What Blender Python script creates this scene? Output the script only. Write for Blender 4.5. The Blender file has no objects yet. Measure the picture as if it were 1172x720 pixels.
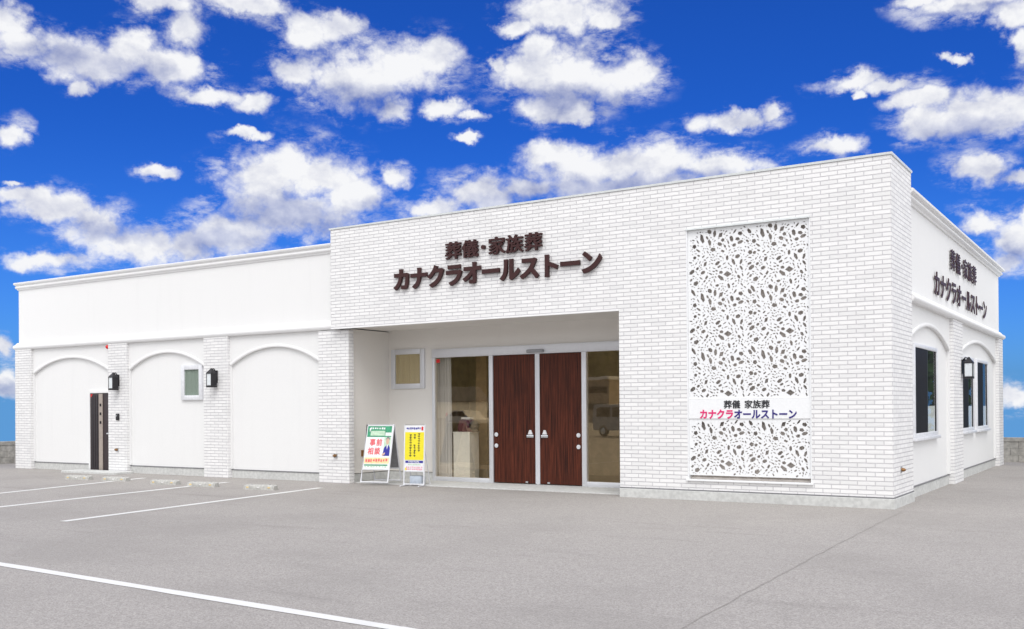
import bpy, bmesh, math, random
from mathutils import Vector, Matrix, noise as mnoise
R = math.radians
scene = bpy.context.scene
col = scene.collection
random.seed(7)

# ------------------------------------------------------------------ camera
cam_d = bpy.data.cameras.new('camera')
cam = bpy.data.objects.new('camera', cam_d); col.objects.link(cam)
YAW, PITCH, ROLL = 0.569, 0.0041, -0.0069
rv = Vector((math.cos(YAW), math.sin(YAW), 0)); fh = Vector((-math.sin(YAW), math.cos(YAW), 0))
fv = fh*math.cos(PITCH) + Vector((0, 0, 1))*math.sin(PITCH); uv_ = rv.cross(fv)
cr = rv*math.cos(ROLL) + uv_*math.sin(ROLL); cu = uv_*math.cos(ROLL) - rv*math.sin(ROLL)
mw = Matrix((cr, cu, -fv)).transposed().to_4x4(); mw.translation = Vector((3.4006, -16.2229, 1.6))
cam.matrix_world = mw
cam_d.sensor_width = 36; cam_d.lens = 1149.65/1172*36; cam_d.shift_y = (462.574-360)/1172
cam_d.clip_start = 0.1; cam_d.clip_end = 2000
scene.camera = cam

# ------------------------------------------------------------------ render / exposure
scene.render.engine = 'CYCLES'
scene.cycles.use_denoising = True
scene.cycles.max_bounces = 8
scene.view_settings.view_transform = 'Standard'; scene.view_settings.look = 'None'
scene.view_settings.exposure = 0.23; scene.view_settings.gamma = 1; scene.view_settings.use_curve_mapping = False

# ------------------------------------------------------------------ sun (veiled, high, from the front right)
SUN_EL, SUN_AZ = R(52), R(148)      # azimuth clockwise from +Y
sd = bpy.data.lights.new('sun', 'SUN'); sd.energy = 1.3; sd.angle = R(30); sd.color = (1.0, 0.975, 0.945)
sun = bpy.data.objects.new('sun', sd); col.objects.link(sun)
sdir = Vector((math.sin(SUN_AZ)*math.cos(SUN_EL), math.cos(SUN_AZ)*math.cos(SUN_EL), math.sin(SUN_EL)))
sun.rotation_euler = (-sdir).to_track_quat('-Z', 'Y').to_euler(); sun.location = (20, -30, 40)

# ------------------------------------------------------------------ sky with cumulus clouds
# cloud banks as (azimuth, elevation, half width, half height) in radians
CLOUDS = [(-1.035,0.338,0.018,0.014),(-1.022,0.324,0.032,0.015),(-0.986,0.315,0.033,0.017),(-0.956,0.309,0.032,0.016),(-0.93,0.323,0.031,0.02),(-0.895,0.317,0.036,0.018),(-0.887,0.348,0.022,0.019),(-0.899,0.365,0.033,0.01),(-0.971,0.29,0.013,0.008),(-0.861,0.294,0.036,0.009),(-0.819,0.287,0.023,0.01),(-0.828,0.26,0.021,0.005),(-0.823,0.373,0.037,0.009),(-0.769,0.355,0.029,0.018),(-0.737,0.36,0.027,0.015),(-0.774,0.316,0.029,0.017),(-0.727,0.313,0.053,0.026),(-0.676,0.326,0.048,0.028),(-0.648,0.334,0.029,0.022),(-0.681,0.289,0.022,0.013),(-0.631,0.289,0.024,0.01),(-0.607,0.282,0.014,0.005),(-0.512,0.377,0.056,0.021),(-0.476,0.368,0.021,0.011),(-0.55,0.321,0.038,0.023),(-0.502,0.318,0.069,0.028),(-0.446,0.318,0.032,0.019),(-0.52,0.291,0.042,0.013),(-0.498,0.282,0.021,0.008),(-0.565,0.359,0.021,0.01),(-0.576,0.327,0.014,0.009),(-0.607,0.262,0.012,0.004),(-1.031,0.244,0.014,0.012),(-0.902,0.219,0.02,0.007),(-1.026,0.199,0.01,0.003),(-0.997,0.182,0.037,0.015),(-0.964,0.17,0.035,0.02),(-1.019,0.19,0.029,0.008),(-0.923,0.153,0.047,0.021),(-0.88,0.156,0.038,0.018),(-0.998,0.135,0.033,0.009),(-0.812,0.214,0.046,0.03),(-0.768,0.229,0.051,0.027),(-0.726,0.214,0.038,0.025),(-0.779,0.186,0.063,0.025),(-0.84,0.167,0.045,0.021),(-0.681,0.231,0.016,0.01),(-0.603,0.212,0.04,0.018),(-0.644,0.2,0.031,0.012),(-0.551,0.215,0.031,0.013),(-0.477,0.234,0.073,0.024),(-0.415,0.236,0.044,0.021),(-0.52,0.245,0.035,0.015),(-0.356,0.229,0.041,0.014),(-0.451,0.212,0.11,0.018),(-0.354,0.27,0.038,0.009),(-0.315,0.275,0.016,0.009),(-0.236,0.298,0.032,0.008),(-0.204,0.292,0.03,0.007),(-0.233,0.286,0.008,0.005),(-0.146,0.258,0.044,0.022),(-0.177,0.254,0.022,0.019),(-0.109,0.256,0.034,0.022),(-0.183,0.277,0.028,0.01),(-0.136,0.208,0.021,0.014),(-0.104,0.197,0.015,0.007),(-0.256,0.242,0.028,0.009),(-0.142,0.348,0.046,0.012),(-0.175,0.356,0.029,0.008),(-0.103,0.338,0.027,0.01),(-0.101,0.311,0.012,0.013),(-0.146,0.306,0.009,0.004),(-0.139,0.163,0.019,0.012),(-0.11,0.141,0.025,0.021),(-0.1,0.164,0.015,0.011),(-0.119,0.126,0.018,0.011),(-1.037,0.054,0.01,0.012),(-1.035,0.023,0.01,0.014),(-0.102,0.006,0.015,0.014),(-0.537,0.341,0.016,0.015)]
BASES = [(-0.812,0.191,0.05,0.015),(-0.77,0.183,0.059,0.018),(-0.852,0.165,0.041,0.011),(-0.953,0.162,0.038,0.009),(-0.573,0.2,0.061,0.012),(-0.477,0.214,0.077,0.012),(-0.538,0.228,0.026,0.01),(-0.383,0.22,0.05,0.007),(-0.997,0.315,0.044,0.01),(-0.93,0.308,0.047,0.009),(-0.71,0.3,0.06,0.011),(-0.503,0.301,0.052,0.011),(-0.139,0.249,0.035,0.01),(-0.112,0.131,0.028,0.011),(-0.146,0.342,0.043,0.004),(-1.035,0.018,0.011,0.008),(-0.703,0.199,0.026,0.01)]
world = bpy.data.worlds.new('World'); scene.world = world; world.use_nodes = True
wt = world.node_tree; wn = wt.nodes; wl = wt.links; wn.clear()
def N(kind, **kw):
    n = wn.new(kind)
    for k, v in kw.items(): setattr(n, k, v)
    return n
def setin(sock, v):
    if isinstance(v, bpy.types.NodeSocket): wl.new(v, sock)
    else: sock.default_value = v
def wmath(op, a, b=0.0, c=0.0, clamp=False):
    n = N('ShaderNodeMath', operation=op, use_clamp=clamp)
    for i, v in enumerate((a, b, c)): setin(n.inputs[i], v)
    return n.outputs[0]
def wvec(op, a, b=(0, 0, 0), c=(0, 0, 0), out=0):
    n = N('ShaderNodeVectorMath', operation=op)
    setin(n.inputs[0], a); setin(n.inputs[1], b)
    if op == 'MULTIPLY_ADD': setin(n.inputs[2], c)
    return n.outputs[out]
def wrange(v, a, b, lo=0.0, hi=1.0, smooth=True):
    n = N('ShaderNodeMapRange', interpolation_type='SMOOTHSTEP' if smooth else 'LINEAR')
    for i, x in enumerate((v, a, b, lo, hi)): setin(n.inputs[i], x)
    return n.outputs[0]
def wmix(f, a, b):
    n = N('ShaderNodeMix', data_type='RGBA')
    setin(n.inputs[0], f); setin(n.inputs[6], a); setin(n.inputs[7], b)
    return n.outputs[2]
geo = N('ShaderNodeTexCoord').outputs['Generated']
D = wvec('NORMALIZE', geo)
sep = N('ShaderNodeSeparateXYZ'); wl.new(D, sep.inputs[0])
az = wmath('ARCTAN2', sep.outputs[0], sep.outputs[1]); el = wmath('ARCSINE', sep.outputs[2])
def wnoise(vec, scale, detail, rough=0.55):
    n = N('ShaderNodeTexNoise', noise_dimensions='3D'); setin(n.inputs['Vector'], vec)
    n.inputs['Scale'].default_value = scale; n.inputs['Detail'].default_value = detail; n.inputs['Roughness'].default_value = rough
    return n
comb = N('ShaderNodeCombineXYZ'); wl.new(az, comb.inputs[0]); wl.new(el, comb.inputs[1])
warp1 = wnoise(D, 14, 2).outputs['Color']; warp2 = wnoise(D, 55, 4, 0.6).outputs['Color']
P = wvec('MULTIPLY_ADD', warp1, (0.040, 0.024, 0), wvec('ADD', comb.outputs[0], (-0.020, -0.012, 0)))
P = wvec('MULTIPLY_ADD', warp2, (0.022, 0.018, 0), wvec('ADD', P, (-0.011, -0.009, 0)))
def field(blobs, k, P):
    prev = None
    for (a, e, ra, re) in blobs:
        l = wvec('LENGTH', wvec('MULTIPLY_ADD', P, (1/ra, 1/re, 0), (-a/ra, -e/re, 0)), out=1)
        prev = l if prev is None else wmath('SMOOTH_MIN', prev, l, k)
    return prev
dist = field(CLOUDS, 0.18, P)
dist_up = field(CLOUDS, 0.25, wvec('ADD', P, (0.012, 0.030, 0)))
Dn = wvec('MULTIPLY', D, (1, 1, 1.35))
puff = wnoise(Dn, 36, 9, 0.62).outputs['Fac']
soft = wnoise(Dn, 13, 7, 0.55).outputs['Fac']
soft_up = wnoise(wvec('ADD', Dn, (0.010, 0.0, 0.022)), 13, 7, 0.55).outputs['Fac']
big = wnoise(Dn, 3.2, 7, 0.58).outputs['Fac']
def billow(vec):
    v = N('ShaderNodeTexVoronoi', voronoi_dimensions='3D', feature='F1', normalize=True); setin(v.inputs['Vector'], vec)
    v.inputs['Scale'].default_value = 21; v.inputs['Detail'].default_value = 3.0; v.inputs['Roughness'].default_value = 0.55; v.inputs['Lacunarity'].default_value = 2.3
    return wmath('SUBTRACT', 1.0, v.outputs['Distance'])
wd = wvec('MULTIPLY_ADD', warp2, (0.02, 0.02, 0.02), Dn)
bil = billow(wd); bil_up = billow(wvec('ADD', wd, (0.005, 0.0, 0.014)))
dens_a = wmath('ADD', wmath('SUBTRACT', 1.03, dist), wmath('MULTIPLY', wmath('SUBTRACT', wmath('MULTIPLY_ADD', bil, 0.75, wmath('MULTIPLY', puff, 0.42)), 0.74), 2.5))
# unseen overcast overhead and behind the camera, added as soft neutral fill light
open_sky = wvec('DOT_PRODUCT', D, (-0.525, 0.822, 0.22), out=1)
fill_cover = wrange(open_sky, 0.80, 0.35)
dens_b = wmath('ADD', wmath('MULTIPLY_ADD', fill_cover, 1.5, -0.75), wmath('MULTIPLY', wmath('SUBTRACT', big, 0.5), 1.2))
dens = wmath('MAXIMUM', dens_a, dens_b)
wisp = wnoise(wvec('MULTIPLY', D, (1, 1, 2.4)), 20, 10, 0.68).outputs['Fac']
veil = wmath('MULTIPLY', wrange(wmath('SUBTRACT', 1.75, dist), 0.0, 0.8), wrange(wisp, 0.47, 0.70, 0, 0.7))
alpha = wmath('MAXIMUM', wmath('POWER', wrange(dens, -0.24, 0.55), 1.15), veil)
relief = wmath('MULTIPLY', wmath('ADD', wmath('MULTIPLY', wmath('SUBTRACT', bil_up, bil), 0.45), wmath('SUBTRACT', soft_up, soft)), 2.2)
thick = wrange(dens, 0.1, 1.3)
grey = wrange(field(BASES, 0.4, P), 1.5, 0.3)
alpha = wmath('MULTIPLY', alpha, wmath('MULTIPLY_ADD', grey, -0.12, 1.0))
above = wmath('ADD', wmath('SUBTRACT', 1.0, dist_up), wmath('MULTIPLY', wmath('SUBTRACT', soft_up, 0.5), 1.5))
below = wrange(above, -0.1, 1.5)
shade = wmath('ADD', wmath('ADD', wmath('MULTIPLY', grey, 0.50), wmath('MULTIPLY', below, 0.42)), wmath('ADD', wmath('MULTIPLY', relief, 1.0), 0.06), clamp=True)
cloud_c = wmix(shade, (7.9, 7.95, 8.15, 1), (2.4, 2.8, 4.7, 1))
cloud_c = wmix(fill_cover, cloud_c, wvec('MULTIPLY', cloud_c, (1.60, 1.60, 1.58)))  # out-of-view overcast made brighter to strengthen the fill light
# clear blue air
skyv = N('ShaderNodeCombineXYZ'); wl.new(sep.outputs[0], skyv.inputs[0]); wl.new(sep.outputs[1], skyv.inputs[1])
wl.new(wmath('MAXIMUM', sep.outputs[2], 0.03), skyv.inputs[2])
sky = N('ShaderNodeTexSky', sky_type='NISHITA', sun_disc=False, sun_elevation=SUN_EL, sun_rotation=SUN_AZ, air_density=1.0, dust_density=0.8, ozone_density=3.0)
wl.new(skyv.outputs[0], sky.inputs[0])
air = wmix(wrange(el, -0.02, 0.30), (0.19, 0.50, 1.18, 1), (0.075, 0.33, 1.02, 1))
blue = wvec('MULTIPLY', sky.outputs[0], air)
bg = N('ShaderNodeBackground'); bg.inputs[1].default_value = 0.1
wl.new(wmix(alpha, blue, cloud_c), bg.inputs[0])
wo = N('ShaderNodeOutputWorld'); wl.new(bg.outputs[0], wo.inputs[0])

# ================================================================== helpers
def link(o, parent=None):
    col.objects.link(o)
    if parent: o.parent = parent
    return o
def empty(name, loc=(0, 0, 0), rz=0):
    o = bpy.data.objects.new(name, None); o.location = loc; o.rotation_euler = (0, 0, rz); o.empty_display_size = 0.2
    return link(o)
def tag(o, label=None, cat=None, group=None, kind=None):
    if label: o['label'] = label
    if cat: o['category'] = cat
    if group: o['group'] = group
    if kind: o['kind'] = kind
    return o
class MB:
    """collects shapes into one mesh; UVs are metres, projected along each face's main axis"""
    def __init__(s): s.bm = bmesh.new()
    def box(s, x0, x1, y0, y1, z0, z1, bev=0.0, seg=2):
        vs = [s.bm.verts.new((x, y, z)) for x in (x0, x1) for y in (y0, y1) for z in (z0, z1)]
        fs = [s.bm.faces.new([vs[i] for i in f]) for f in ((0,1,3,2),(4,6,7,5),(0,4,5,1),(2,3,7,6),(0,2,6,4),(1,5,7,3))]
        if bev:
            es = list({e for f in fs for e in f.edges})
            bmesh.ops.bevel(s.bm, geom=es, offset=bev, segments=seg, affect='EDGES', profile=0.5)
        return s
    def quad(s, *pts):
        s.bm.faces.new([s.bm.verts.new(p) for p in pts]); return s
    def prism(s, poly, f, a, b):
        """poly: 2-D outline; f(u, v, w) -> point; extruded from w=a to w=b"""
        va = [s.bm.verts.new(f(u, v, a)) for u, v in poly]; vb = [s.bm.verts.new(f(u, v, b)) for u, v in poly]
        s.bm.faces.new(va); s.bm.faces.new(vb[::-1])
        n = len(poly)
        for i in range(n): s.bm.faces.new((va[i], vb[i], vb[(i+1) % n], va[(i+1) % n]))
        return s
    def sweep(s, path, prof):
        """profile of (outward offset, z) swept along a plan polyline with mitred corners; outward is to the right of travel"""
        rings = []
        for i, p in enumerate(path):
            p = Vector(p); ns = []
            if i > 0: d = (p-Vector(path[i-1])).normalized(); ns.append(Vector((d.y, -d.x)))
            if i < len(path)-1: d = (Vector(path[i+1])-p).normalized(); ns.append(Vector((d.y, -d.x)))
            n = ns[0] if len(ns) == 1 else (ns[0]+ns[1])/(1+ns[0].dot(ns[1]))
            rings.append([s.bm.verts.new((p.x+n.x*o, p.y+n.y*o, z)) for o, z in prof])
        m = len(prof)
        for a, b in zip(rings, rings[1:]):
            for j in range(m): s.bm.faces.new((a[j], b[j], b[(j+1) % m], a[(j+1) % m]))
        s.bm.faces.new(rings[0]); s.bm.faces.new(rings[-1][::-1])
        return s
    def tube(s, pts, r, n=10):
        rings = []
        pts = [Vector(p) for p in pts]
        for i, p in enumerate(pts):
            d = (pts[min(i+1, len(pts)-1)]-pts[max(i-1, 0)]).normalized()
            a = d.cross(Vector((0, 0, 1)) if abs(d.z) < 0.9 else Vector((1, 0, 0))).normalized(); b = d.cross(a)
            rings.append([s.bm.verts.new(p+a*r*math.cos(t)+b*r*math.sin(t)) for t in [2*math.pi*k/n for k in range(n)]])
        for x, y in zip(rings, rings[1:]):
            for j in range(n): s.bm.faces.new((x[j], x[(j+1) % n], y[(j+1) % n], y[j]))
        s.bm.faces.new(rings[0]); s.bm.faces.new(rings[-1][::-1])
        return s
    def lathe(s, prof, c, n=16, axis='z'):
        rings = []
        for r, h in prof:
            ring = []
            for k in range(n):
                t = 2*math.pi*k/n; u, v = r*math.cos(t), r*math.sin(t)
                ring.append(s.bm.verts.new({'z': (c[0]+u, c[1]+v, c[2]+h), 'y': (c[0]+u, c[1]+h, c[2]+v), 'x': (c[0]+h, c[1]+u, c[2]+v)}[axis]))
            rings.append(ring)
        for x, y in zip(rings, rings[1:]):
            for j in range(n): s.bm.faces.new((x[j], x[(j+1) % n], y[(j+1) % n], y[j]))
        s.bm.faces.new(rings[0][::-1]); s.bm.faces.new(rings[-1])
        return s
    def build(s, name, mat, parent=None, smooth=False, rot=None):
        bmesh.ops.recalc_face_normals(s.bm, faces=s.bm.faces)
        uv = s.bm.loops.layers.uv.new('UVMap')
        for f in s.bm.faces:
            n = f.normal; ax = max(range(3), key=lambda i: abs(n[i]))
            for l in f.loops:
                c = l.vert.co
                l[uv].uv = (c.y, c.z) if ax == 0 else (c.x, c.z) if ax == 1 else (c.x, c.y)
            f.smooth = smooth
        me = bpy.data.meshes.new(name); s.bm.to_mesh(me); s.bm.free()
        me.materials.append(mat)
        if smooth: me.set_sharp_from_angle(angle=R(40))
        return link(bpy.data.objects.new(name, me), parent)

# ================================================================== materials
def mat(name):
    m = bpy.data.materials.new(name); m.use_nodes = True
    t = m.node_tree; b = t.nodes['Principled BSDF']
    return m, t, b
def nd(t, kind, **kw):
    n = t.nodes.new(kind)
    for k, v in kw.items():
        if k in ('ins',):
            for a, x in v.items():
                if isinstance(x, bpy.types.NodeSocket): t.links.new(x, n.inputs[a])
                else: n.inputs[a].default_value = x
        else: setattr(n, k, v)
    return n
def mixc(t, f, a, b):
    n = t.nodes.new('ShaderNodeMix'); n.data_type = 'RGBA'
    for i, v in ((0, f), (6, a), (7, b)):
        if isinstance(v, bpy.types.NodeSocket): t.links.new(v, n.inputs[i])
        else: n.inputs[i].default_value = v
    return n.outputs[2]
def mth(t, op, a, b=0.0, clamp=False):
    n = t.nodes.new('ShaderNodeMath'); n.operation = op; n.use_clamp = clamp
    for i, v in enumerate((a, b)):
        if isinstance(v, bpy.types.NodeSocket): t.links.new(v, n.inputs[i])
        else: n.inputs[i].default_value = v
    return n.outputs[0]
def rng(t, v, a, b, lo=0.0, hi=1.0):
    return nd(t, 'ShaderNodeMapRange', interpolation_type='SMOOTHSTEP', ins={0: v, 1: a, 2: b, 3: lo, 4: hi}).outputs[0]
def noi(t, vec, scale, detail=4, rough=0.55):
    return nd(t, 'ShaderNodeTexNoise', ins={'Vector': vec, 'Scale': scale, 'Detail': detail, 'Roughness': rough}).outputs['Fac']
def grain(name, c, var=0.06, scale=40, bump=0.0, rough=0.6, metal=0.0, spec=0.4, blotch=0.0):
    """a plain material with a little wear in it"""
    m, t, b = mat(name)
    oc = nd(t, 'ShaderNodeTexCoord').outputs['Object']
    f = noi(t, oc, scale, 5)
    d = tuple(max(0, x*(1-2*var)) for x in c)+(1,); l = tuple(min(1, x*(1+2*var)) for x in c)+(1,)
    cc = mixc(t, rng(t, f, 0.3, 0.7), d, l)
    if blotch:
        g = noi(t, oc, 1.3, 5, 0.6)
        cc = mixc(t, rng(t, g, 0.45, 0.75, 0, blotch), cc, tuple(x*0.55 for x in c)+(1,))
    t.links.new(cc, b.inputs['Base Color'])
    b.inputs['Roughness'].default_value = rough; b.inputs['Metallic'].default_value = metal; b.inputs['Specular IOR Level'].default_value = spec
    if bump:
        bp = nd(t, 'ShaderNodeBump', ins={'Strength': bump, 'Distance': 0.01, 'Height': noi(t, oc, scale*2.2, 6, 0.65)})
        t.links.new(bp.outputs[0], b.inputs['Normal'])
    return m
def brick_mat():
    m, t, b = mat('white_brick_siding')
    uv = nd(t, 'ShaderNodeTexCoord').outputs['UV']
    bt = nd(t, 'ShaderNodeTexBrick', offset=0.5, squash=1.0, ins={'Vector': uv, 'Color1': (0.86, 0.855, 0.85, 1), 'Color2': (0.755, 0.753, 0.752, 1), 'Mortar': (0.63, 0.62, 0.64, 1),
        'Scale': 1.0, 'Mortar Size': 0.0068, 'Mortar Smooth': 0.35, 'Bias': -0.25, 'Brick Width': 0.27, 'Row Height': 0.0703})
    oc = nd(t, 'ShaderNodeTexCoord').outputs['Object']
    chip = noi(t, oc, 22, 6, 0.65); stain = noi(t, oc, 0.7, 5, 0.6)
    c = mixc(t, rng(t, chip, 0.55, 0.8, 0, 0.22), bt.outputs['Color'], (0.55, 0.54, 0.54, 1))
    c = mixc(t, rng(t, stain, 0.5, 0.8, 0, 0.10), c, (0.6, 0.59, 0.57, 1))
    t.links.new(c, b.inputs['Base Color']); b.inputs['Roughness'].default_value = 0.75; b.inputs['Specular IOR Level'].default_value = 0.25
    h = mth(t, 'SUBTRACT', mth(t, 'MULTIPLY', chip, 0.55), bt.outputs['Fac'])
    bp = nd(t, 'ShaderNodeBump', ins={'Strength': 0.9, 'Distance': 0.012, 'Height': h}); t.links.new(bp.outputs[0], b.inputs['Normal'])
    return m
def stucco_mat(name, c):
    m, t, b = mat(name)
    oc = nd(t, 'ShaderNodeTexCoord').outputs['Object']
    streak = noi(t, nd(t, 'ShaderNodeVectorMath', operation='MULTIPLY', ins={0: oc, 1: (3.0, 3.0, 0.25)}).outputs[0], 1.4, 6, 0.6)
    cc = mixc(t, rng(t, noi(t, oc, 60, 4), 0.3, 0.7), tuple(x*0.97 for x in c)+(1,), c+(1,))
    cc = mixc(t, rng(t, streak, 0.5, 0.85, 0, 0.13), cc, tuple(x*0.78 for x in c)+(1,))
    t.links.new(cc, b.inputs['Base Color']); b.inputs['Roughness'].default_value = 0.85; b.inputs['Specular IOR Level'].default_value = 0.2
    bp = nd(t, 'ShaderNodeBump', ins={'Strength': 0.35, 'Distance': 0.004, 'Height': noi(t, oc, 130, 5, 0.7)}); t.links.new(bp.outputs[0], b.inputs['Normal'])
    return m
def asphalt_mat():
    m, t, b = mat('asphalt')
    oc = nd(t, 'ShaderNodeTexCoord').outputs['Object']
    vor = nd(t, 'ShaderNodeTexVoronoi', ins={'Vector': oc, 'Scale': 95.0}).outputs['Color']
    g = nd(t, 'ShaderNodeSeparateColor', ins={0: vor}).outputs[0]
    fine = noi(t, oc, 210, 3, 0.7); mid = noi(t, oc, 9, 6, 0.65); big = noi(t, oc, 0.35, 6, 0.6)
    c = mixc(t, g, (0.265, 0.247, 0.233, 1), (0.53, 0.498, 0.471, 1))
    c = mixc(t, rng(t, fine, 0.4, 0.7, 0, 0.7), c, (0.345, 0.323, 0.305, 1))
    c = mixc(t, rng(t, mid, 0.48, 0.75, 0, 0.35), c, (0.25, 0.236, 0.225, 1))
    c = mixc(t, rng(t, big, 0.44, 0.66, 0, 0.38), c, (0.275, 0.258, 0.243, 1))
    c = mixc(t, rng(t, noi(t, oc, 34, 4, 0.75), 0.36, 0.64, 0, 0.34), c, (0.26, 0.244, 0.23, 1))
    # tyre-worn streaks running along the lot
    st = noi(t, nd(t, 'ShaderNodeVectorMath', operation='MULTIPLY', ins={0: oc, 1: (0.25, 1.5, 1)}).outputs[0], 1.1, 7, 0.65)
    c = mixc(t, rng(t, st, 0.54, 0.78, 0, 0.42), c, (0.205, 0.192, 0.181, 1))
    t.links.new(c, b.inputs['Base Color']); b.inputs['Roughness'].default_value = 0.92; b.inputs['Specular IOR Level'].default_value = 0.2
    h = mth(t, 'ADD', g, mth(t, 'MULTIPLY', mid, 0.6))
    bp = nd(t, 'ShaderNodeBump', ins={'Strength': 0.5, 'Distance': 0.008, 'Height': h}); t.links.new(bp.outputs[0], b.inputs['Normal'])
    return m
def paint_mat():
    m, t, b = mat('worn_road_paint')
    oc = nd(t, 'ShaderNodeTexCoord').outputs['Object']
    f = noi(t, oc, 28, 7, 0.7); g = noi(t, oc, 1.6, 4)
    w = mth(t, 'ADD', rng(t, f, 0.60, 0.72, 0, 0.5), rng(t, g, 0.55, 0.8, 0, 0.3), True)
    t.links.new(mixc(t, w, (0.72, 0.715, 0.70, 1), (0.33, 0.325, 0.315, 1)), b.inputs['Base Color']); b.inputs['Roughness'].default_value = 0.8
    return m
def wood_mat():
    m, t, b = mat('mahogany_veneer')
    oc = nd(t, 'ShaderNodeTexCoord').outputs['Object']
    v = nd(t, 'ShaderNodeVectorMath', operation='MULTIPLY', ins={0: oc, 1: (22, 22, 0.7)}).outputs[0]
    f = noi(t, v, 1.6, 7, 0.62); h = noi(t, v, 7, 3, 0.5)
    c = mixc(t, rng(t, f, 0.33, 0.67), (0.030, 0.0075, 0.0045, 1), (0.125, 0.029, 0.0135, 1))
    c = mixc(t, rng(t, h, 0.5, 0.75, 0, 0.55), c, (0.02, 0.008, 0.007, 1))
    t.links.new(c, b.inputs['Base Color']); b.inputs['Roughness'].default_value = 0.45; b.inputs['Specular IOR Level'].default_value = 0.2
    return m
def glass_mat(name, tint, refl, gl=(0.9, 0.9, 0.9, 1)):
    m, t, b = mat(name)
    t.nodes.remove(b)
    tr = nd(t, 'ShaderNodeBsdfTransparent', ins={0: tint}); g = nd(t, 'ShaderNodeBsdfGlossy', ins={0: gl, 'Roughness': 0.012})
    oc = nd(t, 'ShaderNodeTexCoord').outputs['Object']
    bp = nd(t, 'ShaderNodeBump', ins={'Strength': 0.02, 'Distance': 0.02, 'Height': noi(t, oc, 1.2, 2)}); t.links.new(bp.outputs[0], g.inputs['Normal'])
    fr = nd(t, 'ShaderNodeLayerWeight', ins={'Blend': 0.35}).outputs['Fresnel']
    face = mth(t, 'SUBTRACT', 1.0, nd(t, 'ShaderNodeNewGeometry').outputs['Backfacing'])
    mx = nd(t, 'ShaderNodeMixShader', ins={0: mth(t, 'MULTIPLY', mth(t, 'ADD', mth(t, 'MULTIPLY', fr, 0.6), refl, True), face), 1: tr.outputs[0], 2: g.outputs[0]})
    t.links.new(mx.outputs[0], t.nodes['Material Output'].inputs[0])
    return m
def curtain_mat(name, c):
    m, t, b = mat(name)
    t.links.new(mixc(t, noi(t, nd(t, 'ShaderNodeTexCoord').outputs['Object'], 120, 3), tuple(x*0.9 for x in c)+(1,), c+(1,)), b.inputs['Base Color'])
    b.inputs['Roughness'].default_value = 0.9; b.inputs['Specular IOR Level'].default_value = 0.1
    return m
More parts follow.
